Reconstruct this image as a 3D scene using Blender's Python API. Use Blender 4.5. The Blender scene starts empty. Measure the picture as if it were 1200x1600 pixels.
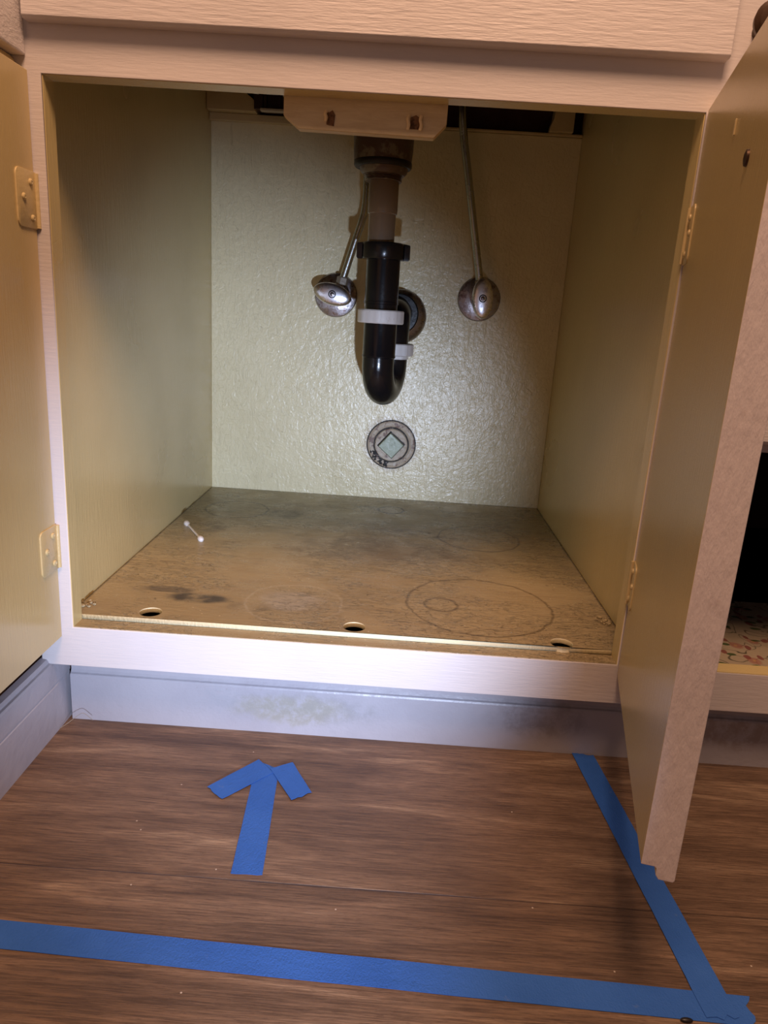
import bpy, bmesh, math, random
from mathutils import Vector, Matrix
random.seed(4)
S = bpy.context.scene
COL = S.collection

# ------------------------------------------------------------------ camera
def cam_rot(yaw, pitch, roll):
    cy, sy, cp, sp = math.cos(yaw), math.sin(yaw), math.cos(pitch), math.sin(pitch)
    F = Vector((sy*cp, cy*cp, sp)); R = Vector((cy, -sy, 0)); U = R.cross(F)
    c, s = math.cos(roll), math.sin(roll)
    X = c*R + s*U; Y = -s*R + c*U
    return Matrix((X, Y, -F)).transposed()
cd = bpy.data.cameras.new('camera'); cam = bpy.data.objects.new('camera', cd); COL.objects.link(cam)
cam.matrix_world = Matrix.Translation((0.3219, -0.6789, 0.4562)) @ cam_rot(-0.0137, -0.2678, 0.0632).to_4x4()
cd.sensor_fit = 'HORIZONTAL'; cd.sensor_width = 36; cd.lens = 1131.8*36/1200
cd.clip_start = 0.01
S.camera = cam

# ------------------------------------------------------------------ light
w = bpy.data.worlds.new('world'); S.world = w; w.use_nodes = True
w.node_tree.nodes['Background'].inputs[0].default_value = (1.0, 0.84, 0.88, 1)
w.node_tree.nodes['Background'].inputs[1].default_value = 0.085

def lamp(name, kind, loc, target, energy, color, **kw):
    l = bpy.data.lights.new(name, kind); l.energy = energy; l.color = color
    for k, v in kw.items(): setattr(l, k, v)
    o = bpy.data.objects.new(name, l); COL.objects.link(o); o.location = loc
    o.rotation_euler = (Vector(target)-Vector(loc)).to_track_quat('-Z', 'Y').to_euler()
    return o
lamp('ceiling_lamp', 'AREA', (0.40, -0.66, 1.74), (0.28, 0.0, 0.5), 25, (1.0, 0.60, 0.37), shape='DISK', size=0.55)
lamp('flashlight', 'SPOT', (0.44, -0.85, 0.17), (0.205, 0.0, 0.172), 60, (0.62, 0.74, 1.0),
     spot_size=math.radians(44), spot_blend=1.0, shadow_soft_size=0.012)

S.view_settings.view_transform = 'Standard'; S.view_settings.look = 'None'
S.view_settings.exposure = 0.0; S.view_settings.gamma = 1.0
S.view_settings.use_curve_mapping = False

# ------------------------------------------------------------------ materials
def srgb(r, g, b):
    f = lambda c: (c/255/12.92) if c/255 <= .04045 else ((c/255+.055)/1.055)**2.4
    return (f(r), f(g), f(b), 1)
class NT:
    def __init__(s, name):
        s.m = bpy.data.materials.new(name); s.m.use_nodes = True
        s.t = s.m.node_tree; s.b = s.t.nodes['Principled BSDF']
        s.co = s.n('ShaderNodeTexCoord').outputs['Object']
        s.geo = s.n('ShaderNodeNewGeometry').outputs['Position']
    def n(s, k): return s.t.nodes.new(k)
    def L(s, a, b): s.t.links.new(a, b)
    def mp(s, src, scale=(1, 1, 1), loc=(0, 0, 0), rot=(0, 0, 0)):
        m = s.n('ShaderNodeMapping'); s.L(src, m.inputs[0])
        m.inputs['Scale'].default_value = scale; m.inputs['Location'].default_value = loc; m.inputs['Rotation'].default_value = rot
        return m.outputs[0]
    def noise(s, vec, scale, detail=4, rough=.6, dist=0):
        n = s.n('ShaderNodeTexNoise'); s.L(vec, n.inputs['Vector'])
        n.inputs['Scale'].default_value = scale; n.inputs['Detail'].default_value = detail
        n.inputs['Roughness'].default_value = rough; n.inputs['Distortion'].default_value = dist
        return n.outputs[0]
    def voro(s, vec, scale, out=0, feature='F1'):
        n = s.n('ShaderNodeTexVoronoi'); n.feature = feature; n.voronoi_dimensions = '2D'; s.L(vec, n.inputs['Vector']); n.inputs['Scale'].default_value = scale
        return n.outputs[out]
    def ramp(s, f, stops, interp='LINEAR'):
        r = s.n('ShaderNodeValToRGB'); s.L(f, r.inputs[0]); e = r.color_ramp.elements; r.color_ramp.interpolation = interp
        while len(e) < len(stops): e.new(.5)
        for i, (p, c) in enumerate(stops):
            e[i].position = p; e[i].color = c if len(c) == 4 else (*c, 1)
        return r.outputs[0]
    def band(s, f, a, b, lo=0., hi=1.):
        r = s.n('ShaderNodeMapRange'); s.L(f, r.inputs[0]); r.interpolation_type = 'SMOOTHSTEP'
        r.inputs[1].default_value = a; r.inputs[2].default_value = b; r.inputs[3].default_value = lo; r.inputs[4].default_value = hi
        return r.outputs[0]
    def mix(s, f, a, b, mode='MIX'):
        m = s.n('ShaderNodeMix'); m.data_type = 'RGBA'; m.blend_type = mode
        for i, v in ((0, f), (6, a), (7, b)):
            if isinstance(v, bpy.types.NodeSocket): s.L(v, m.inputs[i])
            else: m.inputs[i].default_value = v
        return m.outputs[2]
    def math(s, op, a, b=0., c=0.):
        m = s.n('ShaderNodeMath'); m.operation = op
        for i, v in enumerate((a, b, c)):
            if isinstance(v, bpy.types.NodeSocket): s.L(v, m.inputs[i])
            else: m.inputs[i].default_value = v
        return m.outputs[0]
    def sep(s, v):
        m = s.n('ShaderNodeSeparateXYZ'); s.L(v, m.inputs[0]); return m.outputs
    def bump(s, h, dist, strength=1.0, prev=None):
        b = s.n('ShaderNodeBump'); s.L(h, b.inputs['Height']); b.inputs['Distance'].default_value = dist; b.inputs['Strength'].default_value = strength
        if prev is not None: s.L(prev, b.inputs['Normal'])
        return b.outputs[0]
    def out(s, color=None, rough=None, metal=None, normal=None, spec=None, coat=None):
        for k, v in (('Base Color', color), ('Roughness', rough), ('Metallic', metal), ('Normal', normal), ('Specular IOR Level', spec), ('Coat Weight', coat)):
            if v is None: continue
            if isinstance(v, bpy.types.NodeSocket): s.L(v, s.b.inputs[k])
            else: s.b.inputs[k].default_value = v
        return s.m
    def circ(s, xyz, cx, cy, sx=1., sy=1.):
        dx = s.math('MULTIPLY', s.math('SUBTRACT', xyz[0], cx), 1/sx); dy = s.math('MULTIPLY', s.math('SUBTRACT', xyz[1], cy), 1/sy)
        return s.math('SQRT', s.math('ADD', s.math('MULTIPLY', dx, dx), s.math('MULTIPLY', dy, dy)))

WHITE = (0.66, 0.61, 0.61, 1); YEL = (0.66, 0.53, 0.26, 1)
def paint(name, col, rough, grain=(3, 3, 3), gscale=60, bdist=.0006, dirt=.25, dirtcol=(.35, .27, .18, 1), spec=.5, peel=0, chips=0):
    m = NT(name)
    g = m.noise(m.mp(m.co, grain), gscale, 5, .6)
    big = m.noise(m.co, 7, 3, .5)
    c = m.mix(m.band(big, .35, .75), col, tuple(x*.90 for x in col[:3])+(1,))
    c = m.mix(m.math('MULTIPLY', m.band(m.noise(m.co, 55, 6, .7), .62, .8), dirt), c, dirtcol)
    if chips:
        ch = m.band(m.noise(m.co, 190, 3, .6), .72-chips, .75-chips)
        c = m.mix(m.math('MULTIPLY', ch, .6), c, dirtcol)
    nb = m.bump(g, bdist)
    if peel: nb = m.bump(m.noise(m.co, 420, 3, .5), peel, 1, nb)
    r = m.band(big, .2, .8, rough*.85, rough*1.2)
    return m.out(c, r, 0, nb, spec)
M_frame = paint('white_frame_paint', WHITE, .42, (1, 4, 9), 38, .00035, .22, (.52, .38, .28, 1), chips=.0)
M_frontpanel = paint('white_drawer_paint', WHITE, .45, (1, 4, 10), 42, .0007, .18, (.55, .4, .3, 1))
M_edge = paint('door_edge_paint', (.74, .66, .67, 1), .5, (8, 8, 2), 30, .0009, .3, (.42, .32, .3, 1))
M_side = paint('yellow_gloss_paint', YEL, .24, (12, 12, 1), 30, .0004, .15, (.4, .3, .15, 1), spec=.55)
M_door = paint('yellow_door_paint', (.60, .46, .22, 1), .20, (12, 12, 1), 34, .00035, .15, (.4, .3, .15, 1), spec=.6)
M_hinge = paint('painted_hinge', (.62, .48, .24, 1), .3, (3, 3, 3), 60, .0005, .3, (.35, .25, .12, 1))
M_screwp = paint('painted_screw', (.66, .52, .28, 1), .3, (3, 3, 3), 60, .0004, .5, (.3, .2, .1, 1))

def back_paint():
    m = NT('textured_back_paint'); xyz = m.sep(m.geo)
    col = (.66, .575, .34, 1)
    big = m.noise(m.co, 5, 4, .6)
    c = m.mix(m.band(big, .4, .7), (.83, .735, .47, 1), (.76, .665, .41, 1))
    c = m.mix(m.math('MULTIPLY', m.band(m.noise(m.co, 120, 3, .6), .68, .75), .45), c, (.32, .25, .15, 1))
    # dirt around the cleanout cap
    v = m.n('ShaderNodeCombineXYZ'); m.L(xyz[0], v.inputs[0]); m.L(xyz[2], v.inputs[1])
    d = m.circ((xyz[0], xyz[2]), .309, .230)
    d = m.math('ADD', d, m.math('MULTIPLY', m.math('SUBTRACT', m.noise(m.co, 45, 4, .7), .5), .02))
    c = m.mix(m.band(d, .040, .058, .55, 0), c, (.45, .34, .24, 1))
    h1 = m.noise(m.co, 170, 3, .55, .6); h2 = m.noise(m.co, 60, 3, .6, 1.2)
    nb = m.bump(h2, .0010); nb = m.bump(h1, .0006, 1, nb)
    # raised brush ridges
    wv = m.noise(m.mp(m.co, (3, 1, .7), (0, 0, 0), (0, .6, 0)), 18, 2, .5, 2.5)
    rd = m.band(m.math('ABSOLUTE', m.math('SUBTRACT', wv, .5)), 0, .012, 1, 0)
    nb = m.bump(rd, .0003, .8, nb)
    return m.out(c, .30, 0, nb, .6)
M_back = back_paint()

def shelf_paint():
    m = NT('worn_brown_gloss_paint'); xyz = m.sep(m.geo)
    nz = m.noise(m.co, 26, 5, .65)
    wob = m.math('MULTIPLY', m.math('SUBTRACT', m.noise(m.co, 30, 4, .7), .5), .012)
    base = m.mix(m.band(m.noise(m.co, 5, 4, .6), .35, .7), (.40, .33, .19, 1), (.50, .42, .25, 1))
    base = m.mix(m.band(m.noise(m.mp(m.co, (1, 7, 1)), 10, 5, .7), .45, .75, 0, .55), base, (.30, .22, .13, 1))
    # browner towards the front
    base = m.mix(m.math('MULTIPLY', m.band(xyz[1], .05, .38, 1, 0), .5), base, (.30, .222, .14, 1))
    c = base
    def ring(c, cx, cy, r, wdt, amt, col=(.10, .07, .04, 1), sx=1., sy=1.):
        d = m.math('ADD', m.circ(xyz, cx, cy, sx, sy), wob)
        a = m.band(m.math('ABSOLUTE', m.math('SUBTRACT', d, r)), 0, wdt, amt, 0)
        return m.mix(a, c, col)
    c = ring(c, .065, .465, .050, .0030, .8); c = ring(c, .318, .524, .022, .004, 1)
    c = ring(c, .43, .12, .085, .0030, .65); c = ring(c, .385, .115, .020, .0035, .6); c = ring(c, .455, .39, .062, .0030, .75)
    c = ring(c, .215, .09, .055, .003, .25, (.6, .56, .5, 1))
    def blob(c, cx, cy, r, amt, col, sx=1., sy=1., thr=.5):
        d = m.math('ADD', m.circ(xyz, cx, cy, sx, sy), m.math('MULTIPLY', wob, 1.8))
        a = m.math('MULTIPLY', m.band(d, r*.55, r, amt, 0), m.band(nz, thr-.18, thr+.12))
        return m.mix(a, c, col)
    c = blob(c, .145, .455, .036, .55, (.11, .09, .06, 1)); c = blob(c, .275, .53, .024, .95, (.06, .045, .03, 1), 1, .5)
    c = blob(c, .105, .085, .035, .95, (.06, .05, .05, 1), 1.3, .5); c = blob(c, .065, .105, .03, .7, (.10, .08, .07, 1), 1.2, .4)
    c = blob(c, .34, .40, .05, .8, (.10, .06, .035, 1), 1.2, .35, .52); c = blob(c, .43, .38, .05, .8, (.12, .07, .04, 1), 1.2, .35, .55)
    c = blob(c, .21, .095, .045, .6, (.45, .43, .42, 1), 1.1, .8); c = blob(c, .17, .07, .03, .5, (.12, .09, .07, 1), 1, .6)
    c = blob(c, .30, .30, .14, .55, (.17, .13, .10, 1), 1.2, .5)
    c = blob(c, .05, .36, .06, .6, (.14, .10, .06, 1), .6, .5, .52)
    # thin scratches, pale chips and dark specks
    sc = m.noise(m.mp(m.co, (1, 5, 1), (0, 0, 0), (0, 0, .15)), 24, 4, .7, 2.2)
    sl = m.math('MULTIPLY', m.band(m.math('ABSOLUTE', m.math('SUBTRACT', sc, .5)), 0, .013, 1, 0), m.band(m.noise(m.co, 9, 2, .5), .42, .55))
    c = m.mix(m.math('MULTIPLY', sl, .85), c, (.08, .05, .03, 1))
    sp = m.voro(m.mp(m.co, (1, 1.8, 1)), 48)
    pale = m.math('MULTIPLY', m.band(sp, .045, .07, 1, 0), m.band(m.noise(m.co, 16, 2, .5), .50, .56))
    c = m.mix(pale, c, (.72, .60, .40, 1))
    dk = m.math('MULTIPLY', m.band(m.noise(m.co, 140, 3, .6), .66, .70), m.band(m.noise(m.co, 12, 3, .6), .45, .60))
    c = m.mix(m.math('MULTIPLY', dk, .7), c, (.09, .06, .04, 1))
    # dark line where the panel meets the sides and the back
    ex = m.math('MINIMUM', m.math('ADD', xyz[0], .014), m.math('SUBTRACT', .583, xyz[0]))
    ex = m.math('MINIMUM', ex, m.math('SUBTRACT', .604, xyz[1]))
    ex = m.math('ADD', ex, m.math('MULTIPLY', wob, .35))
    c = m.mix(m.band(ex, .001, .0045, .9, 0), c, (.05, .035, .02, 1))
    nb = m.bump(m.noise(m.mp(m.co, (1, 3, 1)), 60, 5, .65), .0012); nb = m.bump(pale, .0008, 1, nb); nb = m.bump(sl, -.0006, 1, nb)
    r = m.band(nz, .3, .7, .22, .42)
    return m.out(c, r, 0, nb, .55)
M_shelf = shelf_paint()

def base_paint():
    m = NT('baseboard_paint'); xyz = m.sep(m.geo)
    c = m.mix(m.band(m.noise(m.co, 9, 3, .5), .3, .7), (.44, .42, .46, 1), (.39, .37, .41, 1))
    wob = m.math('MULTIPLY', m.math('SUBTRACT', m.noise(m.co, 34, 5, .7), .5), .05)
    def scuff(c, cx, cz, r, sx, sz, col, amt, thr):
        d = m.math('ADD', m.circ((xyz[0], xyz[2]), cx, cz, sx, sz), wob)
        a = m.math('MULTIPLY', m.band(d, r*.5, r, amt, 0), m.band(m.noise(m.co, 70, 5, .7), thr-.15, thr+.1))
        return m.mix(a, c, col)
    c = scuff(c, .225, .030, .05, 1.5, .42, (.38, .34, .21, 1), .65, .48)
    c = scuff(c, .235, .032, .07, 1.5, .35, (.30, .29, .30, 1), .55, .51)
    c = scuff(c, .145, .040, .03, 1.0, .7, (.36, .36, .40, 1), .6, .55)
    c = scuff(c, .50, .040, .06, 1.2, .5, (.25, .23, .24, 1), .5, .52)
    c = scuff(c, .70, .040, .05, 1.5, .5, (.30, .24, .22, 1), .7, .50)
    ln = m.noise(m.mp(m.co, (1, 1, 6)), 22, 3, .6, 1.5)
    a = m.math('MULTIPLY', m.band(m.math('ABSOLUTE', m.math('SUBTRACT', ln, .5)), 0, .006, 1, 0), m.band(m.noise(m.co, 14, 2, .5), .54, .62))
    c = m.mix(m.math('MULTIPLY', a, .5), c, (.30, .27, .27, 1))
    nb = m.bump(m.noise(m.co, 45, 4, .6), .0012)
    return m.out(c, .38, 0, nb, .5)
M_base = base_paint()

def wood_floor():
    m = NT('wood_plank_floor')
    pos = m.sep(m.geo)
    # planks run along x; one long joint in front of the toe kick
    py = m.math('DIVIDE', m.math('ADD', pos[1], .1880), .185)
    pid = m.math('FLOOR', py); fr = m.math('FRACT', py)
    off = m.n('ShaderNodeCombineXYZ'); m.L(m.math('MULTIPLY', pid, 3.71), off.inputs[0]); m.L(m.math('MULTIPLY', pid, 1.3), off.inputs[2])
    va = m.n('ShaderNodeVectorMath'); va.operation = 'ADD'; m.L(m.geo, va.inputs[0]); m.L(off.outputs[0], va.inputs[1])
    v = va.outputs[0]
    broad = m.noise(m.mp(v, (1.3, 9, 1)), 3.2, 5, .62, .8)
    fine = m.noise(m.mp(v, (5, 150, 1)), 5, 8, .8, .25)
    c = m.ramp(broad, [(.28, (.082, .048, .031)), (.45, (.142, .088, .057)), (.58, (.20, .129, .085)), (.74, (.35, .25, .17))])
    f2 = m.ramp(fine, [(.42, (.45, .41, .39)), (.51, (1, 1, 1)), (.60, (1.45, 1.40, 1.35))])
    c = m.mix(.75, c, f2, 'MULTIPLY')
    kn = m.band(m.noise(m.mp(v, (1, 3.2, 1)), 6, 3, .5, 1.0), .66, .80, 0, .6)
    c = m.mix(kn, c, (.07, .035, .022, 1))
    pores = m.band(m.noise(m.mp(v, (12, 130, 1)), 9, 3, .6), .60, .66)
    c = m.mix(m.math('MULTIPLY', pores, .5), c, (.065, .032, .02, 1))
    seam = m.band(m.math('ABSOLUTE', m.math('SUBTRACT', fr, .5)), .4955, .4992, 0, 1)
    on = m.math('COMPARE', m.math('ROUND', py), 0., .1)
    seam = m.math('MULTIPLY', seam, on)
    c = m.mix(m.math('MULTIPLY', seam, .6), c, (.045, .022, .014, 1))
    rub = m.voro(m.mp(m.geo, (1, 1, 1)), 26)
    dust = m.math('MULTIPLY', m.band(rub, .014, .022, 1, 0), m.band(m.noise(m.geo, 19, 1, .5), .62, .64))
    c = m.mix(dust, c, (.55, .47, .40, 1))
    nb = m.bump(fine, .0006); nb = m.bump(seam, -.0008, 1, nb)
    return m.out(c, m.band(fine, .3, .7, .34, .48), 0, nb, .45)
M_floor = wood_floor()

def tape_mat():
    m = NT('blue_painters_tape')
    cr = m.noise(m.mp(m.co, (1, 1, 1)), 900, 2, .5)
    cp = m.noise(m.mp(m.co, (2.2, 1, 1)), 300, 2, .5)
    c = m.mix(m.band(m.noise(m.co, 14, 3, .6), .3, .7), (.026, .115, .46, 1), (.034, .135, .51, 1))
    c = m.mix(m.math('MULTIPLY', m.band(m.noise(m.co, 60, 3, .6), .66, .74), .35), c, (.12, .2, .4, 1))
    nb = m.bump(m.math('ADD', cr, cp), .00035)
    return m.out(c, .62, 0, nb, .3)
M_tape = tape_mat()

def simple(name, col, rough=.5, metal=0, bscale=80, bdist=.0003, var=.3, varcol=None, vs=20, thr=(.5, .7), spec=.5, aniso=None):
    m = NT(name)
    nz = m.noise(m.co, vs, 4, .65)
    c = m.mix(m.math('MULTIPLY', m.band(nz, *thr), var), (*col, 1), (*(varcol or tuple(x*.5 for x in col)), 1))
    return m.out(c, m.band(nz, .3, .7, rough*.85, rough*1.2), metal, m.bump(m.noise(m.co, bscale, 3, .6), bdist), spec)
M_black = simple('black_abs_plastic', (.004, .005, .008), .20, 0, 90, .0002, .2, (.03, .03, .03))
M_pvc = simple('white_plastic_nut', (.74, .72, .70), .4, 0, 120, .0003, .55, (.42, .38, .33), 60, (.58, .7))
M_chrome = simple('worn_chrome', (.36, .33, .34), .30, 1, 150, .0004, .85, (.16, .10, .09), 85, (.52, .62))
M_handle = simple('chrome_handle', (.80, .80, .86), .30, 1, 150, .00015, .55, (.25, .24, .34), 70, (.52, .64))
M_tube = simple('chromed_copper_tube', (.50, .52, .50), .25, 1, 100, .0002, .4, (.2, .2, .17))
M_dkmetal = simple('tarnished_dark_metal', (.10, .06, .045), .35, 0, 60, .0008, .8, (.22, .19, .14), 40, (.5, .6))
M_brownpipe = simple('brown_tailpiece', (.27, .20, .135), .22, 0, 70, .0003, .4, (.20, .14, .11), 25)
M_rubber = simple('black_rubber', (.010, .008, .009), .45)
M_bodytan = simple('painted_valve_nut', (.30, .25, .20), .4, .4, 90, .0006, .5, (.12, .09, .06), 90)
M_bronze = simple('dark_bronze', (.07, .035, .018), .4, .6)
M_drkbrown = simple('dark_brown_plastic', (.040, .016, .014), .35, 0, 90, .0003, .3, (.07, .03, .025))
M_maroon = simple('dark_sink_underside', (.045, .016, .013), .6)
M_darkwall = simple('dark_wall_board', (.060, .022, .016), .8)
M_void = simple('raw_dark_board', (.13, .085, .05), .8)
M_ringdirt = simple('dirty_painted_iron', (.46, .37, .26), .42, 0, 120, .0016, .95, (.20, .12, .09), 75, (.52, .60))
M_plug = simple('grey_green_plug', (.36, .41, .29), .4, 0, 120, .0006, .7, (.16, .18, .14), 130, (.60, .66))
M_dirtblk = simple('black_grime', (.02, .018, .016), .6, 0, 150, .001, .8, (.25, .23, .22), 160, (.58, .62))
M_bone = simple('white_cotton', (.86, .85, .86), .6, 0, 200, .0003, .1)
M_splinter = simple('pale_splintered_wood', (.85, .68, .42), .6, 0, 200, .0006, .3)
M_torn = simple('torn_brown_wood', (.20, .10, .045), .8, 0, 200, .0015, .8, (.05, .025, .012), 120, (.45, .6))
M_crumb = simple('tan_debris', (.42, .34, .20), .7, 0, 200, .0006, .7, (.12, .08, .04), 200)
M_fibre = simple('grey_fibre', (.30, .27, .22), .7)
M_white = simple('white_plastic', (.62, .58, .5), .4)
M_chipp = paint('cream_corner_paint', (.62, .50, .28, 1), .35, (3, 3, 3), 50, .0008, .4)
M_counter = simple('laminate_countertop', (.55, .48, .40), .35, 0, 60, .0001, .3)

def ply_mat():
    m = NT('plywood_plate')
    g = m.noise(m.mp(m.co, (2, 6, 14)), 12, 5, .65, .4)
    c = m.mix(m.band(g, .35, .7), (.74, .63, .42, 1), (.64, .52, .33, 1))
    xyz = m.sep(m.geo)
    ly = m.math('FRACT', m.math('MULTIPLY', xyz[1], 260.))
    nz = m.sep(m.n('ShaderNodeNewGeometry').outputs['Normal'])
    under = m.band(nz[2], -.3, -.6)
    lay = m.math('MULTIPLY', m.band(ly, .35, .5), under)
    c = m.mix(m.math('MULTIPLY', under, .5), c, (.66, .46, .16, 1))
    c = m.mix(m.math('MULTIPLY', lay, .6), c, (.42, .26, .08, 1))
    return m.out(c, .5, 0, m.bump(g, .0008), .35)
M_ply = ply_mat()

def liner_mat():
    m = NT('floral_shelf_liner')
    wobv = m.n('ShaderNodeVectorMath'); wobv.operation = 'ADD'
    nn = m.n('ShaderNodeTexNoise'); nn.inputs['Scale'].default_value = 40; m.L(m.geo, nn.inputs['Vector'])
    sc = m.n('ShaderNodeVectorMath'); sc.operation = 'SCALE'; m.L(nn.outputs['Color'], sc.inputs[0]); sc.inputs['Scale'].default_value = .012
    m.L(m.geo, wobv.inputs[0]); m.L(sc.outputs[0], wobv.inputs[1]); v = wobv.outputs[0]
    c = m.mix(.0, (.66, .57, .43, 1), (.6, .5, .4, 1))
    st = m.noise(m.mp(m.geo, (1, 1, 1), (2, 1, 0)), 26, 1, .4, 1.2)
    c = m.mix(m.band(m.math('ABSOLUTE', m.math('SUBTRACT', st, .5)), 0, .016, .85, 0), c, (.10, .09, .05, 1))
    f1 = m.voro(v, 22); c = m.mix(m.band(f1, .12, .20, .7, 0), c, (.58, .24, .18, 1)); c = m.mix(m.band(f1, .03, .05, .8, 0), c, (.75, .5, .2, 1))
    f2 = m.voro(m.mp(v, (1.0, 1.8, 1), (.31, .17, 0)), 24); c = m.mix(m.band(f2, .11, .15, .9, 0), c, (.09, .16, .05, 1))
    f3 = m.voro(m.mp(v, (1.6, 1, 1), (.11, .57, 0)), 30); c = m.mix(m.band(f3, .13, .17, .8, 0), c, (.35, .07, .07, 1))
    return m.out(c, .4, 0, None, .5)
M_liner = liner_mat()

# ------------------------------------------------------------------ mesh helpers
def put(name, bm, mat, parent=None, smooth=False, mats=None):
    me = bpy.data.meshes.new(name); bm.normal_update(); bm.to_mesh(me); bm.free()
    for mm in (mats or [mat]): me.materials.append(mm)
    if smooth:
        for p in me.polygons: p.use_smooth = True
        try: me.set_sharp_from_angle(angle=math.radians(38))
        except Exception: pass
    o = bpy.data.objects.new(name, me); COL.objects.link(o)
    if parent is not None: o.parent = parent
    return o
def tag(o, label=None, cat=None, group=None, kind=None):
    if label: o['label'] = label
    if cat: o['category'] = cat
    if group: o['group'] = group
    if kind: o['kind'] = kind
    return o
def empty(name, loc=(0, 0, 0), rz=0.):
    o = bpy.data.objects.new(name, None); COL.objects.link(o); o.location = loc; o.rotation_euler = (0, 0, rz)
    o.empty_display_size = .03
    return o
def box(bm, x0, x1, y0, y1, z0, z1, bev=0.0, seg=2, mi=0):
    r = bmesh.ops.create_cube(bm, size=1)
    for v in r['verts']:
        v.co = Vector((x0+(v.co.x+.5)*(x1-x0), y0+(v.co.y+.5)*(y1-y0), z0+(v.co.z+.5)*(z1-z0)))
    fs = set(f for v in r['verts'] for f in v.link_faces)
    for f in fs: f.material_index = mi
    if bev:
        es = list({e for v in r['verts'] for e in v.link_edges})
        bmesh.ops.bevel(bm, geom=es, offset=bev, segments=seg, profile=.5, affect='EDGES')
    return bm
def prism(bm, pts, axis, a, b, bev=0., mi=0):
    """pts: 2D polygon; axis: 'x' -> (y,z), 'y' -> (x,z), 'z' -> (x,y)"""
    def P(p, t): return {'x': (t, p[0], p[1]), 'y': (p[0], t, p[1]), 'z': (p[0], p[1], t)}[axis]
    va = [bm.verts.new(P(p, a)) for p in pts]; vb = [bm.verts.new(P(p, b)) for p in pts]
    fs = [bm.faces.new(va), bm.faces.new(vb[::-1])]; n = len(pts)
    for i in range(n): fs.append(bm.faces.new((va[i], vb[i], vb[(i+1) % n], va[(i+1) % n])))
    bmesh.ops.recalc_face_normals(bm, faces=fs)
    for f in fs: f.material_index = mi
    if bev:
        es = list({e for f in fs for e in f.edges})
        bmesh.ops.bevel(bm, geom=es, offset=bev, segments=2, profile=.5, affect='EDGES')
    return bm
def lathe(bm, prof, seg=40, mat=Matrix(), fn=None):
    """profile (r, h) revolved about local z; fn(angle, i) -> radius factor"""
    rings = []
    for i, (r, h) in enumerate(prof):
        if r < 1e-6: rings.append([bm.verts.new(mat @ Vector((0, 0, h)))]); continue
        rings.append([bm.verts.new(mat @ Vector((r*(fn(2*math.pi*k/seg, i) if fn else 1)*math.cos(2*math.pi*k/seg), r*(fn(2*math.pi*k/seg, i) if fn else 1)*math.sin(2*math.pi*k/seg), h))) for k in range(seg)])
    fs = []
    for A, B in zip(rings, rings[1:]):
        for k in range(seg):
            k2 = (k+1) % seg
            if len(A) == 1 and len(B) == 1: continue
            if len(A) == 1: fs.append(bm.faces.new((A[0], B[k], B[k2])))
            elif len(B) == 1: fs.append(bm.faces.new((A[k], B[0], A[k2])))
            else: fs.append(bm.faces.new((A[k], B[k], B[k2], A[k2])))
    bmesh.ops.recalc_face_normals(bm, faces=fs)
    return bm
def catmull(pts, n=10):
    pts = [Vector(p) for p in pts]; P = [2*pts[0]-pts[1]]+pts+[2*pts[-1]-pts[-2]]; out = []
    for i in range(1, len(P)-2):
        for k in range(n):
            t = k/n; a, b, c, d = P[i-1], P[i], P[i+1], P[i+2]
            out.append(.5*((2*b)+(c-a)*t+(2*a-5*b+4*c-d)*t*t+(3*b-3*c+d-a)*t**3))
    out.append(pts[-1]); return out
def tube(bm, pts, r, seg=24, cap=True):
    pts = [Vector(p) for p in pts]; rr = r if isinstance(r, (list, tuple)) else [r]*len(pts)
    t0 = (pts[1]-pts[0]).normalized(); ref = Vector((1, 0, 0)) if abs(t0.x) < .8 else Vector((0, 1, 0))
    nrm = (ref-ref.dot(t0)*t0).normalized(); rings = []; fs = []
    for i, p in enumerate(pts):
        t = (pts[min(i+1, len(pts)-1)]-pts[max(i-1, 0)]).normalized()
        nrm = (nrm-nrm.dot(t)*t).normalized(); bn = t.cross(nrm)
        rings.append([bm.verts.new(p+rr[i]*(math.cos(2*math.pi*k/seg)*nrm+math.sin(2*math.pi*k/seg)*bn)) for k in range(seg)])
    for A, B in zip(rings, rings[1:]):
        for k in range(seg): fs.append(bm.faces.new((A[k], A[(k+1) % seg], B[(k+1) % seg], B[k])))
    if cap: fs.append(bm.faces.new(rings[0][::-1])); fs.append(bm.faces.new(rings[-1]))
    bmesh.ops.recalc_face_normals(bm, faces=fs)
    return bm
def plate(outer, holes, axis, a, b, bev=.0006):
    """flat board with holes, as a bmesh (polygon with holes, given thickness)"""
    cu = bpy.data.curves.new('tmp', 'CURVE'); cu.dimensions = '2D'; cu.fill_mode = 'BOTH'
    cu.extrude = (b-a)/2-bev; cu.bevel_depth = bev; cu.bevel_resolution = 1; cu.offset = -bev
    for loop in [outer]+holes:
        sp = cu.splines.new('POLY'); sp.points.add(len(loop)-1); sp.use_cyclic_u = True
        for i, p in enumerate(loop): sp.points[i].co = (p[0], p[1], 0, 1)
    o = bpy.data.objects.new('tmp', cu); COL.objects.link(o); bpy.context.view_layer.update()
    dg = bpy.context.evaluated_depsgraph_get(); me = bpy.data.meshes.new_from_object(o.evaluated_get(dg))
    bm = bmesh.new(); bm.from_mesh(me); bpy.data.objects.remove(o); bpy.data.curves.remove(cu); bpy.data.meshes.remove(me)
    mid = (a+b)/2
    for v in bm.verts:
        x, y, z = v.co
        v.co = {'z': (x, y, mid+z), 'y': (x, mid+z, y), 'x': (mid+z, x, y)}[axis]
    bmesh.ops.remove_doubles(bm, verts=bm.verts, dist=1e-5)
    bmesh.ops.recalc_face_normals(bm, faces=bm.faces)
    return bm
def rect(x0, x1, z0, z1): return [(x0, z0), (x1, z0), (x1, z1), (x0, z1)]
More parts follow.
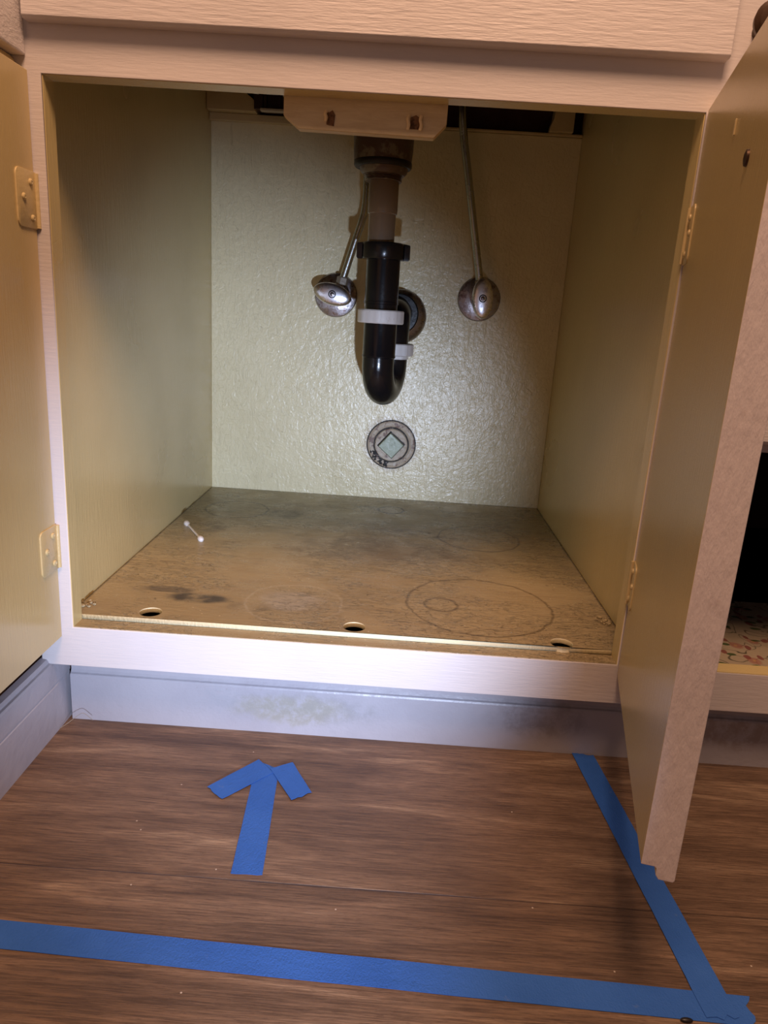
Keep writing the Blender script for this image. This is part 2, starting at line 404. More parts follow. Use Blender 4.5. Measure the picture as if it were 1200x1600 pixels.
def circle(cx, cy, r, n=32): return [(cx+r*math.cos(2*math.pi*k/n), cy+r*math.sin(2*math.pi*k/n)) for k in range(n)]

# ------------------------------------------------------------------ setting
bm = bmesh.new(); box(bm, -1.6, 2.4, -2.6, .72, -.02, 0)
tag(put('floor', bm, M_floor), kind='structure')
bm = bmesh.new(); box(bm, -1.6, 2.4, .63, .72, .0, 2.4)
tag(put('wall_back', bm, M_darkwall), kind='structure')
bm = bmesh.new(); box(bm, -.72, -.68, -2.6, .63, .0, 2.4)
tag(put('wall_left', bm, M_counter), kind='structure')

# moulded baseboards; profile = (outward distance, z)
PROF = [(0, .0), (.012, .0), (.012, .0530), (.0114, .0550), (.0095, .0562), (.0080, .0590), (.0074, .070), (.0080, .080), (.0060, .091), (0, .094)]
PROFL = [(0, .0), (.012, .0), (.012, .0525), (.0113, .0535), (.0113, .0550), (.012, .0560), (.012, .0790), (.0108, .0812), (.0085, .0818), (.0080, .0835), (.0065, .0860), (0, .0870)]
RY = .0287; LX = -.0240
bm = bmesh.new(); prism(bm, [(RY+.012-d, z) for d, z in PROF], 'x', LX+.0042, 1.30)
tag(put('baseboard_front', bm, M_base), kind='structure')
bm = bmesh.new(); prism(bm, [(LX-.012+d, z) for d, z in PROFL], 'y', -1.30, RY+.010)
tag(put('baseboard_left', bm, M_base), kind='structure')

# ------------------------------------------------------------------ sink base cabinet
W, ZB, ZT, ZF, FT, FZ = .56, .1245, .6335, .081, .0205, .1305
IL, IR, D = -.0138, .583, .604
cab = empty('sink_base_cabinet', (0, 0, 0))
tag(cab, 'open under-sink cabinet with yellow painted inside and white face frame, holding the black drain trap', 'cabinet')
bm = plate(rect(-.0345, .612, ZF, .86), [rect(0, W, ZB, ZT), rect(.02, .54, .69, .82)], 'y', 0, FT)
put('face_frame', bm, M_frame, cab)
# yellow lining of the opening (inside faces of the frame are painted with the interior)
bm = bmesh.new()
box(bm, -.0002, .0006, .0012, FT+.0004, ZB, ZT); box(bm, W-.0006, W+.0002, .0012, FT+.0004, ZB, ZT)
box(bm, 0, W, .0012, FT+.0004, ZT-.0006, ZT+.0002); put('opening_edge_paint', bm, M_side, cab)
bm = bmesh.new(); box(bm, .0, W, .0015, FT+.0002, ZB-.0003, ZB+.0007)
put('sill_paint', bm, M_shelf, cab)
bm = bmesh.new(); box(bm, IL-.018, IL, FT+.0008, D+.012, .095, .86, .0008); put('side_panel', bm, M_side, cab)
bm = bmesh.new(); box(bm, IR, IR+.016, FT+.0008, D+.012, .095, .86, .0008); put('side_panel', bm, M_side, cab)
bm = bmesh.new(); box(bm, IL, IR, D, D+.010, .10, .7435, .0008); put('back_panel', bm, M_back, cab)
HO = [(.0677, .0385), (.2880, .0367), (.5090, .0312)]
bm = plate(rect(IL+.0004, IR-.0004, FT+.001, D-.0004), [circle(x, y, .0116) for x, y in HO], 'z', FZ-.006, FZ, .0008)
for f in bm.faces:      # pale edges: the front edge and the rims of the holes
    if abs(f.normal.z) < .5: f.material_index = 1
M_pale = paint('pale_board_edge', (.86, .76, .50, 1), .35, (6, 3, 3), 60, .0006, .10, (.4, .27, .14, 1))
put('floor_panel', bm, None, cab, mats=[M_shelf, M_pale])
bm = bmesh.new(); box(bm, IL, IR, FT+.002, D-.002, .098, .1045); put('subfloor_board', bm, M_void, cab)
bm = bmesh.new(); box(bm, -.10, .60, RY+.0125, RY+.022, .001, .094); put('dark_gap_backing', bm, M_darkwall, cab)  # dark board added behind the baseboards so their corner gap reads as shade
# cleats and corner blocks on the back panel
bm = bmesh.new(); box(bm, IL+.0005, .122, .592, D, .7365, .7475, .001)
put('cleat', bm, M_chipp, cab)
bm = bmesh.new(); box(bm, .122, IR-.0005, .6, D+.010, .7440, .7480, .001)
put('cleat', bm, M_chipp, cab)
bm = bmesh.new(); prism(bm, [(IL+.0005, .7478), (.064, .7478), (.064, .757), (.0605, .765), (.052, .771), (.046, .776), (.038, .786), (.036, .83), (IL+.0005, .83)], 'y', .575, D+.010, .0008)
put('corner_block', bm, M_chipp, cab)
bm = bmesh.new(); prism(bm, [(.5275, .7482), (.565, .7482), (.565, .83), (.536, .83), (.533, .768), (.5285, .756)], 'y', .59, D+.010, .0008)
put('corner_block', bm, M_chipp, cab)

# false drawer front above the opening
bm = bmesh.new(); DZ = .6705
prism(bm, [(0, DZ), (-.0095, DZ), (-.012, DZ+.0022), (-.012, .838), (-.0105, .84), (0, .84)], 'x', -.0085, .5685, .0006)
put('false_drawer_front', bm, M_frontpanel, cab)

# plywood stop plate behind the top rail
bm = bmesh.new()
prism(bm, [(.2025, .672), (.2025, .6175), (.2145, .6085), (.2160, .6075), (.3350, .6062), (.3455, .6175), (.3460, .672)], 'y', FT+.0008, FT+.0125, .0007)
pl = put('plywood_plate', bm, M_ply, cab); pl['label'] = 'bare plywood plate with clipped corners'
yb = FT+.0008
bm = bmesh.new()
prism(bm, [(.2405, .612), (.2470, .6110), (.2478, .6200), (.2455, .6235), (.2425, .6215), (.2408, .6222)], 'y', yb-.0006, yb+.002)
put('torn_slot', bm, M_torn, pl)
bm = bmesh.new()
prism(bm, [(.3135, .6125), (.3215, .6122), (.3225, .6210), (.3185, .6235), (.3140, .6215)], 'y', yb-.0006, yb+.002)
put('torn_slot', bm, M_torn, pl)
for xs, hh in ((.3118, .0115), (.3226, .0115), (.2396, .008)):
    bm = bmesh.new(); z0 = .6115 if hh > .01 else .6145
    tube(bm, catmull([(xs, yb-.0012, z0), (xs+.0008, yb-.0022, z0+hh*.35), (xs-.0002, yb-.0016, z0+hh*.7), (xs+.0006, yb-.0010, z0+hh)], 5), .0014, 10)
    put('splinter', bm, M_splinter, pl, True)

# dark brown drawer-guide bracket at the upper back left
br = empty('guide_bracket', (.095, .585, .74)); br.parent = cab
def rel(bm, loc):
    for v in bm.verts: v.co -= Vector(loc)
    return bm
L0 = (.095, .585, .74)
bm = bmesh.new()
box(bm, .062, .076, .571, .591, .7505, .80, .001); box(bm, .105, .119, .571, .591, .7505, .80, .001)
box(bm, .075, .106, .577, .591, .7490, .80, .001); box(bm, .076, .105, .569, .578, .7725, .80, .001)
box(bm, .058, .124, .575, .591, .786, .80, .001); box(bm, .078, .082, .570, .578, .7505, .775); box(bm, .100, .104, .570, .578, .7505, .775)
put('bracket_body', rel(bm, L0), M_drkbrown, br)
bm = bmesh.new(); box(bm, .073, .111, .566, .578, .7478, .7512, .0005); box(bm, .108, .121, .566, .570, .7690, .7725, .0004); prism(bm, [(.054, .778), (.061, .7715), (.070, .7705), (.070, .7725), (.062, .7745), (.057, .7800)], 'y', .566, .570)
put('bracket_lip', rel(bm, L0), M_white, br)
bm = bmesh.new(); box(bm, .109, .124, .572, .590, .7482, .7655, .0008)
for k in range(2):
    lathe(bm, [(.0022, 0), (.0018, .0012), (0, .0014)], 12, Matrix.Translation((.114, .572, .758)) @ Matrix.Rotation(math.pi/2, 4, 'X'))
put('bracket_foot', rel(bm, L0), M_chipp, br)

# ---- doors
DW, DT = .278, .0225
DPROF = [(0, .1148), (.0085, .1148), (.0098, .1136), (.0102, .1085), (.0122, .1055), (.0215, .1055), (DT, .1068),
         (DT, .6432), (.0215, .6445), (.0122, .6445), (.0102, .6415), (.0098, .6365), (.0085, .635), (0, .635)]
def make_door(sign, hinge_zs):
    """door in its own frame: hinge line at the origin, width along -y, thickness along sign*x"""
    bm = bmesh.new(); prism(bm, [(sign*a, z) for a, z in DPROF], 'y', -.0012, -DW, .0005)
    for f in bm.faces:
        c = f.calc_center_median(); n = f.normal
        f.material_index = 0 if (abs(n.x) > .7 and abs(c.x) < .003) else (0 if abs(c.x) < .0118 and abs(n.y) < .6 else 1)
    return bm
def make_hinge(sign, z0, z1, wd, out=.0012):
    """painted leaf with rolled edge, knuckle and three screws, on the inside face (x=0) of the door"""
    bm = bmesh.new()
    n = 5; pts = []
    r = .006
    y0, y1 = -wd, -.0008
    for cx, cz, a0 in ((y0+r, z0+r, 180), (y0+r, z1-r, 90)):
        seq = [math.radians(a0+k*90/n) for k in range(n+1)] if a0 == 180 else [math.radians(a0+90-k*90/n) for k in range(n+1)]
        seq = [math.radians(270-k*90/n) for k in range(n+1)] if a0 == 180 else [math.radians(180-k*90/n) for k in range(n+1)]
        pts += [(cx+r*math.cos(t), cz+r*math.sin(t)) for t in seq]
    pts += [(y1, z1), (y1, z0)]
    prism(bm, pts, 'x', -sign*out, sign*.0004, .0004)
    tube(bm, [(-sign*.0016, -.0006, z0+.001), (-sign*.0016, -.0006, z1-.001)], .0021, 12)
    return bm
def hinge_screws(par, sign, z0, z1, wd, out=.0012):
    H = z1-z0
    for y, z in ((-wd*.30, z0+H*.80), (-wd*.68, z0+H*.52), (-wd*.28, z0+H*.18)):
        bm = bmesh.new(); Mx = Matrix.Translation((-sign*out, y, z)) @ Matrix.Rotation(-sign*math.pi/2, 4, 'Y')
        lathe(bm, [(.0031, -.0002), (.0030, .0007), (.0021, .0016), (.0009, .0017), (.0006, .0010), (0, .0009)], 18, Mx)
        put('screw', bm, M_screwp, par, True)
def add_door(sign, loc, rz, zs, wds):
    d = make_door(sign, zs); o = put('door', d, None, cab, mats=[M_door, M_edge]); o.location = loc; o.rotation_euler = (0, 0, rz)
    for (z0, z1), wd in zip(zs, wds):
        h = put('hinge', make_hinge(sign, z0, z1, wd), M_hinge, o, True)
        for y, z in ((-wd*.30, z0+(z1-z0)*.80), (-wd*.68, z0+(z1-z0)*.52), (-wd*.28, z0+(z1-z0)*.18)):
            pass
        sb = bmesh.new(); sb.from_mesh(h.data)
        H = z1-z0
        for y, z in ((-wd*.30, z0+H*.80), (-wd*.68, z0+H*.52), (-wd*.28, z0+H*.18)):
            Mx = Matrix.Translation((-sign*.0012, y, z)) @ Matrix.Rotation(-sign*math.pi/2, 4, 'Y')
            lathe(sb, [(.0031, -.0002), (.0030, .0007), (.0021, .0016), (.0009, .0017), (.0006, .0010), (0, .0009)], 18, Mx)
        sb.to_mesh(h.data); sb.free()
        for p in h.data.polygons: p.use_smooth = True
        h.data.set_sharp_from_angle(angle=math.radians(38))
    return o
dl = add_door(-1, (-.0110, -.0004, 0), 0, [(.5085, .5555), (.1895, .2355)], [.034, .034]); dl['label'] = 'left door swung back, yellow inside face'
ang = 1.353
dr = add_door(1, (.5612, -.0004, 0), -(math.pi/2-ang), [(.512, .560), (.192, .238)], [.024, .024]); dr['label'] = 'right door standing open with mauve white edge'
bm = bmesh.new(); Mx = Matrix.Translation((-.0002, -.2125, .5567)) @ Matrix.Rotation(-math.pi/2, 4, 'Y')
lathe(bm, [(.0050, -.0004), (.0046, .0012), (.0026, .0018), (.0008, .0012), (0, .0011)], 20, Mx)
put('knob_screw', bm, M_bronze, dr, True)
bm = bmesh.new(); box(bm, -.0010, .0002, -.1535, -.1505, .582, .592, .0004); put('bumper_mark', bm, M_hinge, dr)

# ------------------------------------------------------------------ cabinet on the left (perpendicular), behind the open door
lc = empty('corner_cabinet', (-.036, -.3, 0)); tag(lc, 'white cabinet at the left edge, standing at right angles behind the swung back door', 'cabinet')
def loc_rel(bm, o): 
    for v in bm.verts: v.co -= o.location
    return bm
bm = bmesh.new(); box(bm, -.055, -.0358, -1.2, -.0006, .0955, .86, .001); put('side_panel', loc_rel(bm, lc), M_frame, lc)
bm = bmesh.new(); box(bm, -.0356, -.0120, -1.2, -.0003, .6458, .84, .0016, 3); put('drawer_front', loc_rel(bm, lc), M_frontpanel, lc)

# ------------------------------------------------------------------ neighbouring cabinet on the right
nc = empty('base_cabinet', (.62, 0, 0)); tag(nc, 'doorless white cabinet on the right, dark inside with floral paper on its floor', 'cabinet')
bm = plate(rect(.6125, 1.28, ZF, .86), [rect(.645, 1.24, ZB-.0005, .352), rect(.645, 1.24, .40, .82)], 'y', 0, FT)
put('face_frame', loc_rel(bm, nc), M_frame, nc)
bm = bmesh.new(); box(bm, .646, 1.24, .0012, FT+.0005, ZB-.0008, ZB+.0004); put('sill_paint', loc_rel(bm, nc), M_side, nc)
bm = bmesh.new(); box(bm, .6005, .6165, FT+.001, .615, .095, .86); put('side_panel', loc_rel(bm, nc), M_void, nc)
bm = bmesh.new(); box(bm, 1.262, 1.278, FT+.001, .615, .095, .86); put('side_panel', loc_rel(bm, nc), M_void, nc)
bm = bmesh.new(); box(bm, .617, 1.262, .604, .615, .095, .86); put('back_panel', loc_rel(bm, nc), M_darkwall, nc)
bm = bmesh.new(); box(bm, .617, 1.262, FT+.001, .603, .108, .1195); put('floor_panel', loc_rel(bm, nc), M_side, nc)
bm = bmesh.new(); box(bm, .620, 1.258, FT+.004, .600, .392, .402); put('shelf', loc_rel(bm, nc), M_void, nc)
bm = bmesh.new()
prism(bm, [(0, .362), (-.017, .362), (-.019, .365), (-.019, .838), (-.017, .84), (0, .84)], 'x', .637, 1.25, .0006)
put('drawer_front', loc_rel(bm, nc), M_frontpanel, nc)
bm = bmesh.new(); Mx = Matrix.Translation((.592, -.0004, .694)) @ Matrix.Rotation(math.pi/2, 4, 'X')
lathe(bm, [(.006, 0), (.006, .010), (.0135, .018), (.0150, .024), (.0120, .029), (0, .031)], 28, Mx)
put('knob', bm, M_bronze, cab, True)
# curling floral liner
bm = bmesh.new(); nx, ny = 30, 24; g = []
for j in range(ny+1):
    row = []
    for i in range(nx+1):
        x = .6185+i/nx*.62; y = FT+.003+j/ny*.57
        z = .1215 + (.0020*math.sin(x*23)*math.exp(-((y-.03)/.05)**2)) + .0016*math.exp(-((y-.06-.10*(x-.62))/.016)**2) + .0012
        row.append(bm.verts.new((x, y, z)))
    g.append(row)
for j in range(ny):
    for i in range(nx): bm.faces.new((g[j][i], g[j][i+1], g[j+1][i+1], g[j+1][i]))
bmesh.ops.solidify(bm, geom=bm.faces[:], thickness=.0004)
ln = put('shelf_liner', bm, M_liner, None, True); tag(ln, 'cream shelf liner with pink flowers and green leaves inside the right cabinet', 'shelf liner')

# ------------------------------------------------------------------ countertop and sink
bm = plate(rect(-.70, 1.30, -.028, .628), [rect(.05, .53, .09, .53)], 'z', .862, .90, .003)
tag(put('countertop', bm, M_counter), 'beige countertop running over the top of the cabinets', 'countertop')
bm = bmesh.new()
def rrect(x0, x1, y0, y1, r, z, n=6):
    o = []
    for cx, cy, a in ((x1-r, y1-r, 0), (x0+r, y1-r, 90), (x0+r, y0+r, 180), (x1-r, y0+r, 270)):
        for k in range(n+1):
            t = math.radians(a+90*k/n); o.append((cx+r*math.cos(t), cy+r*math.sin(t), z))
    return o
def loft(bm, loops, capb=True):
    R = [[bm.verts.new(p) for p in L] for L in loops]; fs = []
    for A, B in zip(R, R[1:]):
        n = len(A)
        for k in range(n): fs.append(bm.faces.new((A[k], A[(k+1) % n], B[(k+1) % n], B[k])))
    if capb: fs.append(bm.faces.new(R[0]))
    return fs, R
loops = [rrect(.115, .465, .15, .47, .03, .752), rrect(.100, .480, .135, .485, .045, .756), rrect(.088, .492, .123, .497, .05, .772), rrect(.082, .498, .117, .503, .05, .9005), rrect(.03, .55, .07, .55, .05, .9005), rrect(.03, .55, .07, .55, .05, .904),
         rrect(.086, .494, .121, .499, .046, .904), rrect(.092, .488, .127, .493, .046, .775), rrect(.105, .475, .14, .48, .04, .760), rrect(.118, .462, .153, .467, .03, .756)]
fs, R = loft(bm, loops); bm.faces.new(R[-1]); bmesh.ops.recalc_face_normals(bm, faces=bm.faces)
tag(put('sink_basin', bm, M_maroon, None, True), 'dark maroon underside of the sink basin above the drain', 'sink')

# ------------------------------------------------------------------ drain trap
PX, PY = .2835, .42
dt = empty('drain_trap', (PX, PY, .31)); tag(dt, 'black plastic P-trap with two white slip nuts hanging from the sink drain', 'drain pipe')
def T(x, y, z): return Matrix.Translation((x-dt.location.x, y-dt.location.y, z-dt.location.z))
def dpart(name, prof, x, y, mat, seg=48, fn=None, tilt=None):
    bm = bmesh.new(); m4 = T(x, y, 0)
    if tilt: m4 = m4 @ tilt
    lathe(bm, prof, seg, m4, fn); return put(name, bm, mat, dt, True)
xt = .2745
dpart('strainer_body', [(0, .7515), (.052, .7515), (.052, .746), (.0425, .742), (.0418, .700), (.0412, .672), (.0400, .660), (.0400, .6575), (.030, .6575)], xt, PY, M_dkmetal)
dpart('gasket_ring', [(.030, .6590), (.0390, .6590), (.0402, .657), (.0402, .652), (.0385, .6495), (.030, .6495)], xt+.0005, PY, M_rubber)
dpart('threaded_collar', [(.02, .6500), (.0340, .6498), (.0325, .6440), (.0290, .6405), (.0262, .6405), (.0262, .6392), (.0250, .6386), (.0262, .6376), (.0250, .6366), (.0262, .6356), (.0250, .6346), (.0262, .6336), (.0255, .6325), (.018, .632)], xt+.002, PY, M_dkmetal)
tl = Matrix.Shear('XY', 4, (0, 0))
dpart('tailpiece', [(.0, .636), (.0200, .636), (.0210, .6345), (.0210, .593), (.0206, .5905), (.0192, .5895), (.0190, .540), (0, .540)], xt+.0035, PY, M_brownpipe)
def lug(n, amp, wid=.22):
    def f(a, i):
        if i in (0,): return 1
        k = (a*n/(2*math.pi)) % 1
        return 1+amp*max(0, 1-abs(k-.5)/wid) if abs(k-.5) < wid else 1
    return f
bl = dpart('slip_nut', [(.018, .5520), (.0285, .5520), (.0305, .5505), (.0310, .5485), (.0310, .5315), (.0298, .5295), (.0225, .5290)], PX-.001, PY, M_black, 96, lambda a, i: 1.24 if (2 <= i <= 5 and (a % math.pi < .16 or a % math.pi > math.pi-.16)) else 1)
bl['label'] = 'black slip nut with wing lugs'
dpart('inlet_tube', [(.020, .5400), (.0243, .5400), (.0243, .4720), (.0250, .4715), (.0250, .4680), (.0240, .4675), (.0240, .450)], PX, PY, M_black)
def scallop(n, amp): return lambda a, i: 1+amp*(1 if math.cos(n*a+.8) > .55 else 0)
nut = [(.024, .4600), (.0320, .4600), (.0333, .4585), (.0333, .4425), (.0320, .4410), (.024, .4408)]
wn = dpart('slip_nut', nut, PX+.0005, PY, M_pvc, 96, scallop(8, .022)); wn['label'] = 'white plastic slip nut'
BX, BY = .3035, .500
def path_u():
    pts = []; A = Vector((PX+.0005, PY, 0)); B = Vector((BX, BY, 0)); c = (A+B)/2; h = (B-A)/2; R_ = h.length; zc = .383
    pts += [(A.x, A.y, .398), (A.x, A.y, .388)]
    for k in range(0, 25):
        t = math.pi*k/24; p = c-h*math.cos(t); pts.append((p.x, p.y, zc-R_*1.02*math.sin(t)))
    pts += [(B.x, B.y, .388), (B.x, B.y, .41)]
    return pts
def rp(pts): return [Vector(p)-dt.location for p in pts]
dpart('trap_upper_leg', [(.020, .4500), (.0243, .4500), (.0243, .3960), (.0249, .3950), (.0249, .3925), (.0236, .3915), (.020, .3915)], PX+.0008, PY, M_black)
bm = bmesh.new(); tube(bm, rp(path_u()), .0236, 40); put('u_bend', bm, M_black, dt, True)
dpart('slip_nut', [(.020, .4110), (.0300, .4110), (.0318, .4095), (.0318, .3935), (.0300, .3920), (.0243, .3918), (.0243, .3870), (.020, .3865)], BX, BY, M_pvc, 96, scallop(8, .03))['label'] = 'white plastic slip nut'
AZ = .4560
pts = [(BX, BY, .405), (BX, BY, AZ-.034)]
for k in range(0, 13):
    t = math.pi/2*k/12; pts.append((BX+.002*k/12, BY+.034*(1-math.cos(t)), AZ-.034+.034*math.sin(t)))
pts += [(BX+.009, .604, AZ)]
bm = bmesh.new(); tube(bm, rp(pts), .0238, 40); 
lathe(bm, [(.020, 0), (.0310, 0), (.0330, .002), (.0335, .020), (.0320, .023), (.020, .023)], 48, T(BX+.0045, BY+.050, AZ) @ Matrix.Rotation(-math.pi/2, 4, 'X'))
put('trap_arm', bm, M_black, dt, True)
bm = bmesh.new(); m4 = T(BX+.0065, .6036, AZ-.004) @ Matrix.Rotation(math.pi/2, 4, 'X')
lathe(bm, [(.0455, 0), (.0455, .0012), (.0435, .005), (.036, .009), (.029, .012), (.0245, .014), (.0235, .014)], 56, m4)
put('escutcheon', bm, M_chrome, dt, True)

# ------------------------------------------------------------------ shutoff valves and supply tubes
def valve(x, z, tilt, stemx, label):
    v = empty('shutoff_valve', (x, .604, z)); tag(v, label, 'valve', 'shutoff valves on the back panel')
    def Y(dx, dy, dz): return Matrix.Translation((dx, dy, dz)) @ Matrix.Rotation(math.pi/2, 4, 'X')
    bm = bmesh.new(); lathe(bm, [(.0362, .0003), (.0362, .0012), (.0345, .0038), (.0270, .0062), (.0170, .0080), (.0105, .0088), (.0105, .006)], 56, Y(0, 0, 0))
    put('escutcheon', bm, M_chrome, v, True)
    bm = bmesh.new(); lathe(bm, [(.0095, .008), (.0095, .030), (.0125, .031), (.0125, .044), (.0080, .046), (.0055, .052), (.0055, .062)], 28, Y(0, 0, 0))
    sx = stemx
    lathe(bm, [(.0075, 0), (.0075, .014), (.0070, .016), (0, .016)], 24, Matrix.Translation((sx*.5, -.037, .002)) @ Matrix.Rotation(sx*12, 4, 'Y'))
    put('valve_body', bm, M_chrome, v, True)
    bm = bmesh.new(); lathe(bm, [(.004, 0), (.0092, 0), (.0098, .0012), (.0098, .0105), (.0085, .0125), (.0052, .0130)], 6, Matrix.Translation((sx, -.037, .0165)) @ Matrix.Rotation(sx*12, 4, 'Y') @ Matrix.Rotation(.3, 4, 'Z'))
    put('compression_nut', bm, M_bodytan, v)
    # lens shaped handle
    bm = bmesh.new(); nU, nV = 40, 12; rings = []
    a, b = .0320, .0172
    def outl(t):  # pointed oval
        c, s = math.cos(t), math.sin(t); return a*math.copysign(abs(c)**1.0, c), b*math.copysign(abs(s)**1.08, s)
    levels = [(0.20, -.006), (.75, -.006), (.97, -.004), (1.0, .0005), (.97, .0026), (.88, .0044), (.70, .0058), (.4, .0068), (.18, .0072)]
    for sc, h in levels: rings.append([bm.verts.new((outl(2*math.pi*k/nU)[0]*sc, -h, outl(2*math.pi*k/nU)[1]*sc)) for k in range(nU)])
    for A, B in zip(rings, rings[1:]):
        for k in range(nU): bm.faces.new((A[k], A[(k+1) % nU], B[(k+1) % nU], B[k]))
    bm.faces.new(rings[0]); bm.faces.new(rings[-1]); bmesh.ops.recalc_face_normals(bm, faces=bm.faces)
    R4 = Matrix.Translation((-.0, -.060, 0)) @ Matrix.Rotation(tilt, 4, 'Y')
    bm.transform(R4); h = put('handle', bm, M_handle, v, True)
    bm = bmesh.new(); lathe(bm, [(.0062, -.001), (.0062, .0010), (.0050, .0014), (.0044, .0002)], 28, Y(0, -.0668, 0)); put('screw_rim', bm, M_rubber, h, True)
    bm = bmesh.new(); lathe(bm, [(.0038, -.001), (.0036, .0012), (.0020, .0019), (0, .0021)], 24, Y(0, -.0670, 0))
    put('screw', bm, M_chrome, h, True)
    bm = bmesh.new(); box(bm, -.0022, .0022, -.0694, -.0683, -.0004, .0004); box(bm, -.0004, .0004, -.0694, -.0683, -.0022, .0022); bm.transform(Matrix.Translation((0, 0, 0)))
    put('screw_slot', bm, M_rubber, h)
    return v
valve(.1995, .4800, math.radians(14), .012, 'chrome shutoff valve left of the black trap, oval handle turned sideways')
valve(.4420, .4880, math.radians(86), -.003, 'chrome shutoff valve right of the black trap, oval handle turned upright')
bm = bmesh.new()
tube(bm, catmull([(.2118, .567, .500), (.2205, .5665, .530), (.2330, .565, .572), (.2395, .563, .5930), (.2440, .562, .6120), (.2455, .561, .64), (.2450, .560, .70), (.2450, .560, .745), (.2450, .560, .86)], 10), .0060, 20)
tag(put('supply_tube', bm, M_tube, None, True), 'bent chrome supply tube rising from the left valve behind the drain', 'pipe', 'supply tubes')
bm = bmesh.new()
tube(bm, catmull([(.4385, .567, .508), (.4320, .5665, .540), (.4170, .565, .610), (.4020, .563, .680), (.3920, .560, .725), (.3850, .555, .770), (.382, .555, .86)], 10), .0062, 20)
tag(put('supply_tube', bm, M_tube, None, True), 'straight slanting supply tube rising from the right valve under the plywood plate', 'pipe', 'supply tubes')

# ------------------------------------------------------------------ cleanout cap
co = empty('cleanout_cap', (.3095, .604, .2300)); tag(co, 'grimy round cleanout cap with square plug low on the back panel', 'drain cap')
def Yc(dy=0): return Matrix.Translation((0, dy, 0)) @ Matrix.Rotation(math.pi/2, 4, 'X')
bm = bmesh.new(); lathe(bm, [(.0425, .0002), (.0420, .0020), (.0400, .0028), (.0325, .0022), (.0305, .0012), (.0300, .0004)], 56, Yc()); put('outer_ring', bm, M_ringdirt, co, True)
bm = bmesh.new(); lathe(bm, [(.0312, 0), (.0310, .0002), (.0295, .0006), (.0293, .0040), (.0280, .0052), (.0180, .0044), (0, .0044)], 56, Yc()); put('cap_disc', bm, M_ringdirt, co, True)
bm = bmesh.new(); lathe(bm, [(.0442, 0), (.0442, .0008), (.0424, .0010), (.0424, 0)], 56, Yc()); put('dark_seam', bm, M_dirtblk, co, True)
bm = bmesh.new(); lathe(bm, [(.0290, .0020), (.0300, .0043), (.0312, .0043), (.0318, .0020)], 56, Yc()); put('dark_seam', bm, M_dirtblk, co, True)
bm = bmesh.new(); s_ = .0160; box(bm, -s_-.0018, s_+.0018, -.0056, -.0042, -s_-.0018, s_+.0018, .0004); bm.transform(Matrix.Rotation(math.radians(40), 4, 'Y')); put('plug_grime', bm, M_dirtblk, co)
bm = bmesh.new(); box(bm, -s_, s_, -.0150, -.0044, -s_, s_, .0012); bm.transform(Matrix.Rotation(math.radians(40), 4, 'Y')); put('square_plug', bm, M_plug, co)
bm = bmesh.new()
for k in range(60):
    a = math.radians(random.uniform(200, 262)); r = random.uniform(.0265, .0395); q = Matrix.Translation((r*math.cos(a), -.0030, r*math.sin(a)))
    bmesh.ops.create_icosphere(bm, subdivisions=1, radius=random.uniform(.0012, .0030), matrix=q @ Matrix.Diagonal((1, .5, 1, 1)))
g_ = put('grime', bm, M_dirtblk, co, True); g_['kind'] = 'stuff'

# ------------------------------------------------------------------ cotton swab, debris
sw = empty('cotton_swab', (.031, .326, FZ)); tag(sw, 'white cotton swab lying on the cabinet floor near its left side', 'cotton swab')
A = Vector((-.0200, .036, .0022)); B = Vector((.0225, -.0380, .0028))
bm = bmesh.new(); tube(bm, [A, B], .0014, 12); put('stick', bm, M_bone, sw, True)
for P_, Q_ in ((A, B), (B, A)):
    d = (Q_-P_).normalized(); bm = bmesh.new()
    tube(bm, [P_-d*.005, P_-d*.0035, P_, P_+d*.005, P_+d*.009, P_+d*.012], [.0008, .0030, .0042, .0040, .0028, .0014], 16); put('cotton_tip', bm, M_bone, sw, True)
def clump(name, cx, cy, cz, r, n, label, mat=M_crumb):
    bm = bmesh.new()
    for k in range(n):
        a = random.uniform(0, 6.3); q = r*random.random()**.6; s = random.uniform(.0008, .0026)
        bmesh.ops.create_icosphere(bm, subdivisions=1, radius=s, matrix=Matrix.Translation((cx+q*math.cos(a)*.7, cy+q*math.sin(a), cz+s*.6)) @ Matrix.Diagonal((1, random.uniform(.5, 1.4), .7, 1)))
    tag(put(name, bm, mat, None, False), label, 'debris', kind='stuff')
clump('debris_clump', -.004, .045, FZ, .012, 16, 'small clump of debris in the front left corner of the cabinet floor')
clump('debris_clump', .572, .098, FZ, .012, 18, 'small clump of debris in the front right corner of the cabinet floor')
bm = bmesh.new()
tube(bm, catmull([(-.024, .006, .001), (-.016, .010, .006), (-.006, .0145, .014), (.000, .0155, .0155), (.009, .0155, .008)], 6), .00028, 6)
tag(put('loose_fibre', bm, M_fibre, None, True), 'thin grey fibre sticking out at the left end of the front baseboard', 'fibre')
bm = bmesh.new(); bmesh.ops.create_icosphere(bm, subdivisions=2, radius=.0030, matrix=Matrix.Translation((.5460, -.2848, .0016)) @ Matrix.Diagonal((1.5, .6, .45, 1)))
tag(put('black_chip', bm, M_rubber, None, True), 'tiny black chip on the floor at the front edge of the tape', 'debris')

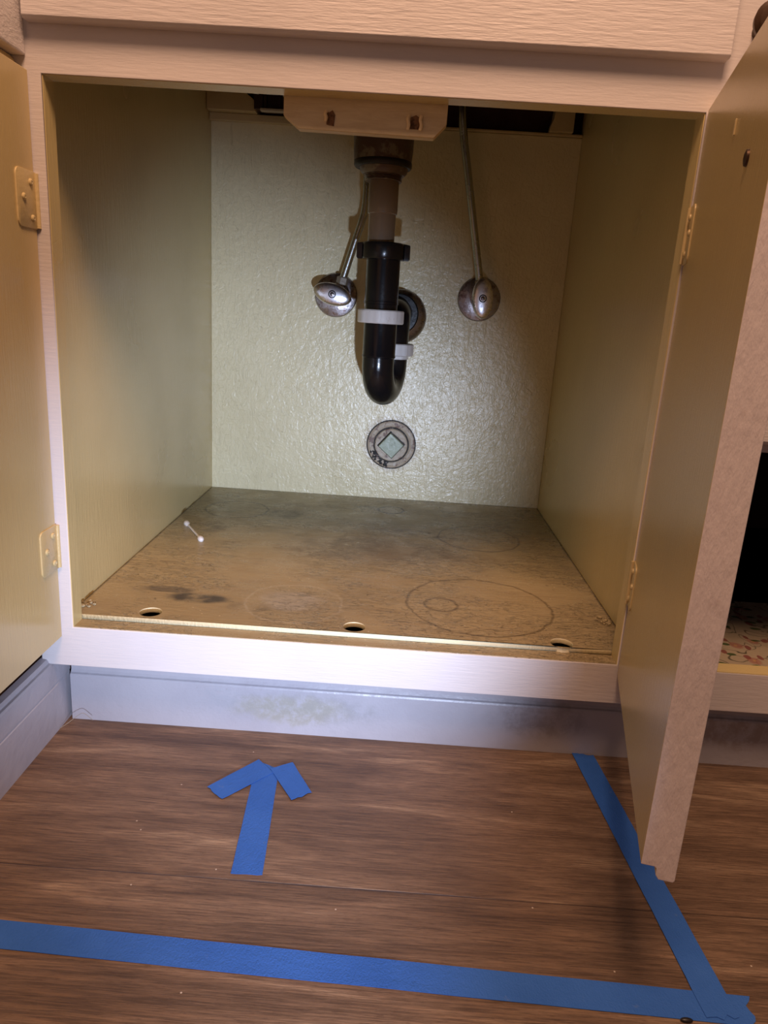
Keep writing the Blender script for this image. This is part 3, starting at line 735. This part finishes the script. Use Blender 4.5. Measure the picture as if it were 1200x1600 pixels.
# ------------------------------------------------------------------ blue tape on the floor
def strip(name, corners, z, parent=None, jag=(0, 0), nseg=24, seed=1):
    """corners: a0,a1 (start edge), b1,b0 (end edge), thin sheet with slightly uneven sides and torn ends"""
    rnd = random.Random(seed); a0, a1, b1, b0 = [Vector((*c, 0)) for c in corners]; bm = bmesh.new(); rows = []
    nw = 6
    for i in range(nseg+1):
        t = i/nseg; row = []
        for j in range(nw+1):
            s = j/nw; p = (a0.lerp(a1, s)).lerp(b0.lerp(b1, s), t); d = (b0-a0).normalized()
            if i == 0: p = p+d*rnd.uniform(-jag[0], jag[0])
            if i == nseg: p = p+d*rnd.uniform(-jag[1], jag[1])
            if j in (0, nw): p = p+d.cross(Vector((0, 0, 1)))*rnd.uniform(-.0002, .0002)
            row.append(bm.verts.new((p.x, p.y, z+.00012*rnd.random())))
        rows.append(row)
    for A_, B_ in zip(rows, rows[1:]):
        for j in range(nw): bm.faces.new((A_[j], A_[j+1], B_[j+1], B_[j]))
    r = bmesh.ops.extrude_face_region(bm, geom=bm.faces[:])
    for v in [e for e in r['geom'] if isinstance(e, bmesh.types.BMVert)]: v.co.z -= .00025
    bmesh.ops.recalc_face_normals(bm, faces=bm.faces)
    return put(name, bm, M_tape, parent)
t1 = strip('tape_strip', [(-.30, -.2330), (-.30, -.2575), (.5915, -.2850), (.5985, -.2615)], .0005, None, (0, .003), 30, 3)
tag(t1, 'long strip of blue painter tape running across the front of the floor', 'tape')
t2 = strip('tape_strip', [(.5595, .0280), (.5360, .0290), (.5608, -.2800), (.5845, -.2790)], .0011, None, (.002, .003), 30, 5)
tag(t2, 'strip of blue painter tape running from baseboard to front below the right door', 'tape')
ar = empty('tape_arrow', (.21, -.10, 0)); tag(ar, 'arrow of blue painter tape on the floor pointing at the cabinet', 'tape')
def sub(cs): return [(x-.21, y+.10) for x, y in cs]
strip('arrow_shaft', sub([(.2070, -.1815), (.2333, -.1810), (.2225, -.0370), (.1975, -.0250)]), .0005, ar, (.0006, 0), 12, 7)
strip('arrow_barb', sub([(.1588, -.0730), (.1765, -.0903), (.2180, -.0440), (.1990, -.0235)]), .0011, ar, (.0012, 0), 8, 8)
strip('arrow_barb', sub([(.2604, -.0713), (.2423, -.0845), (.2140, -.0385), (.2346, -.0250)]), .0016, ar, (.0015, 0), 8, 9)
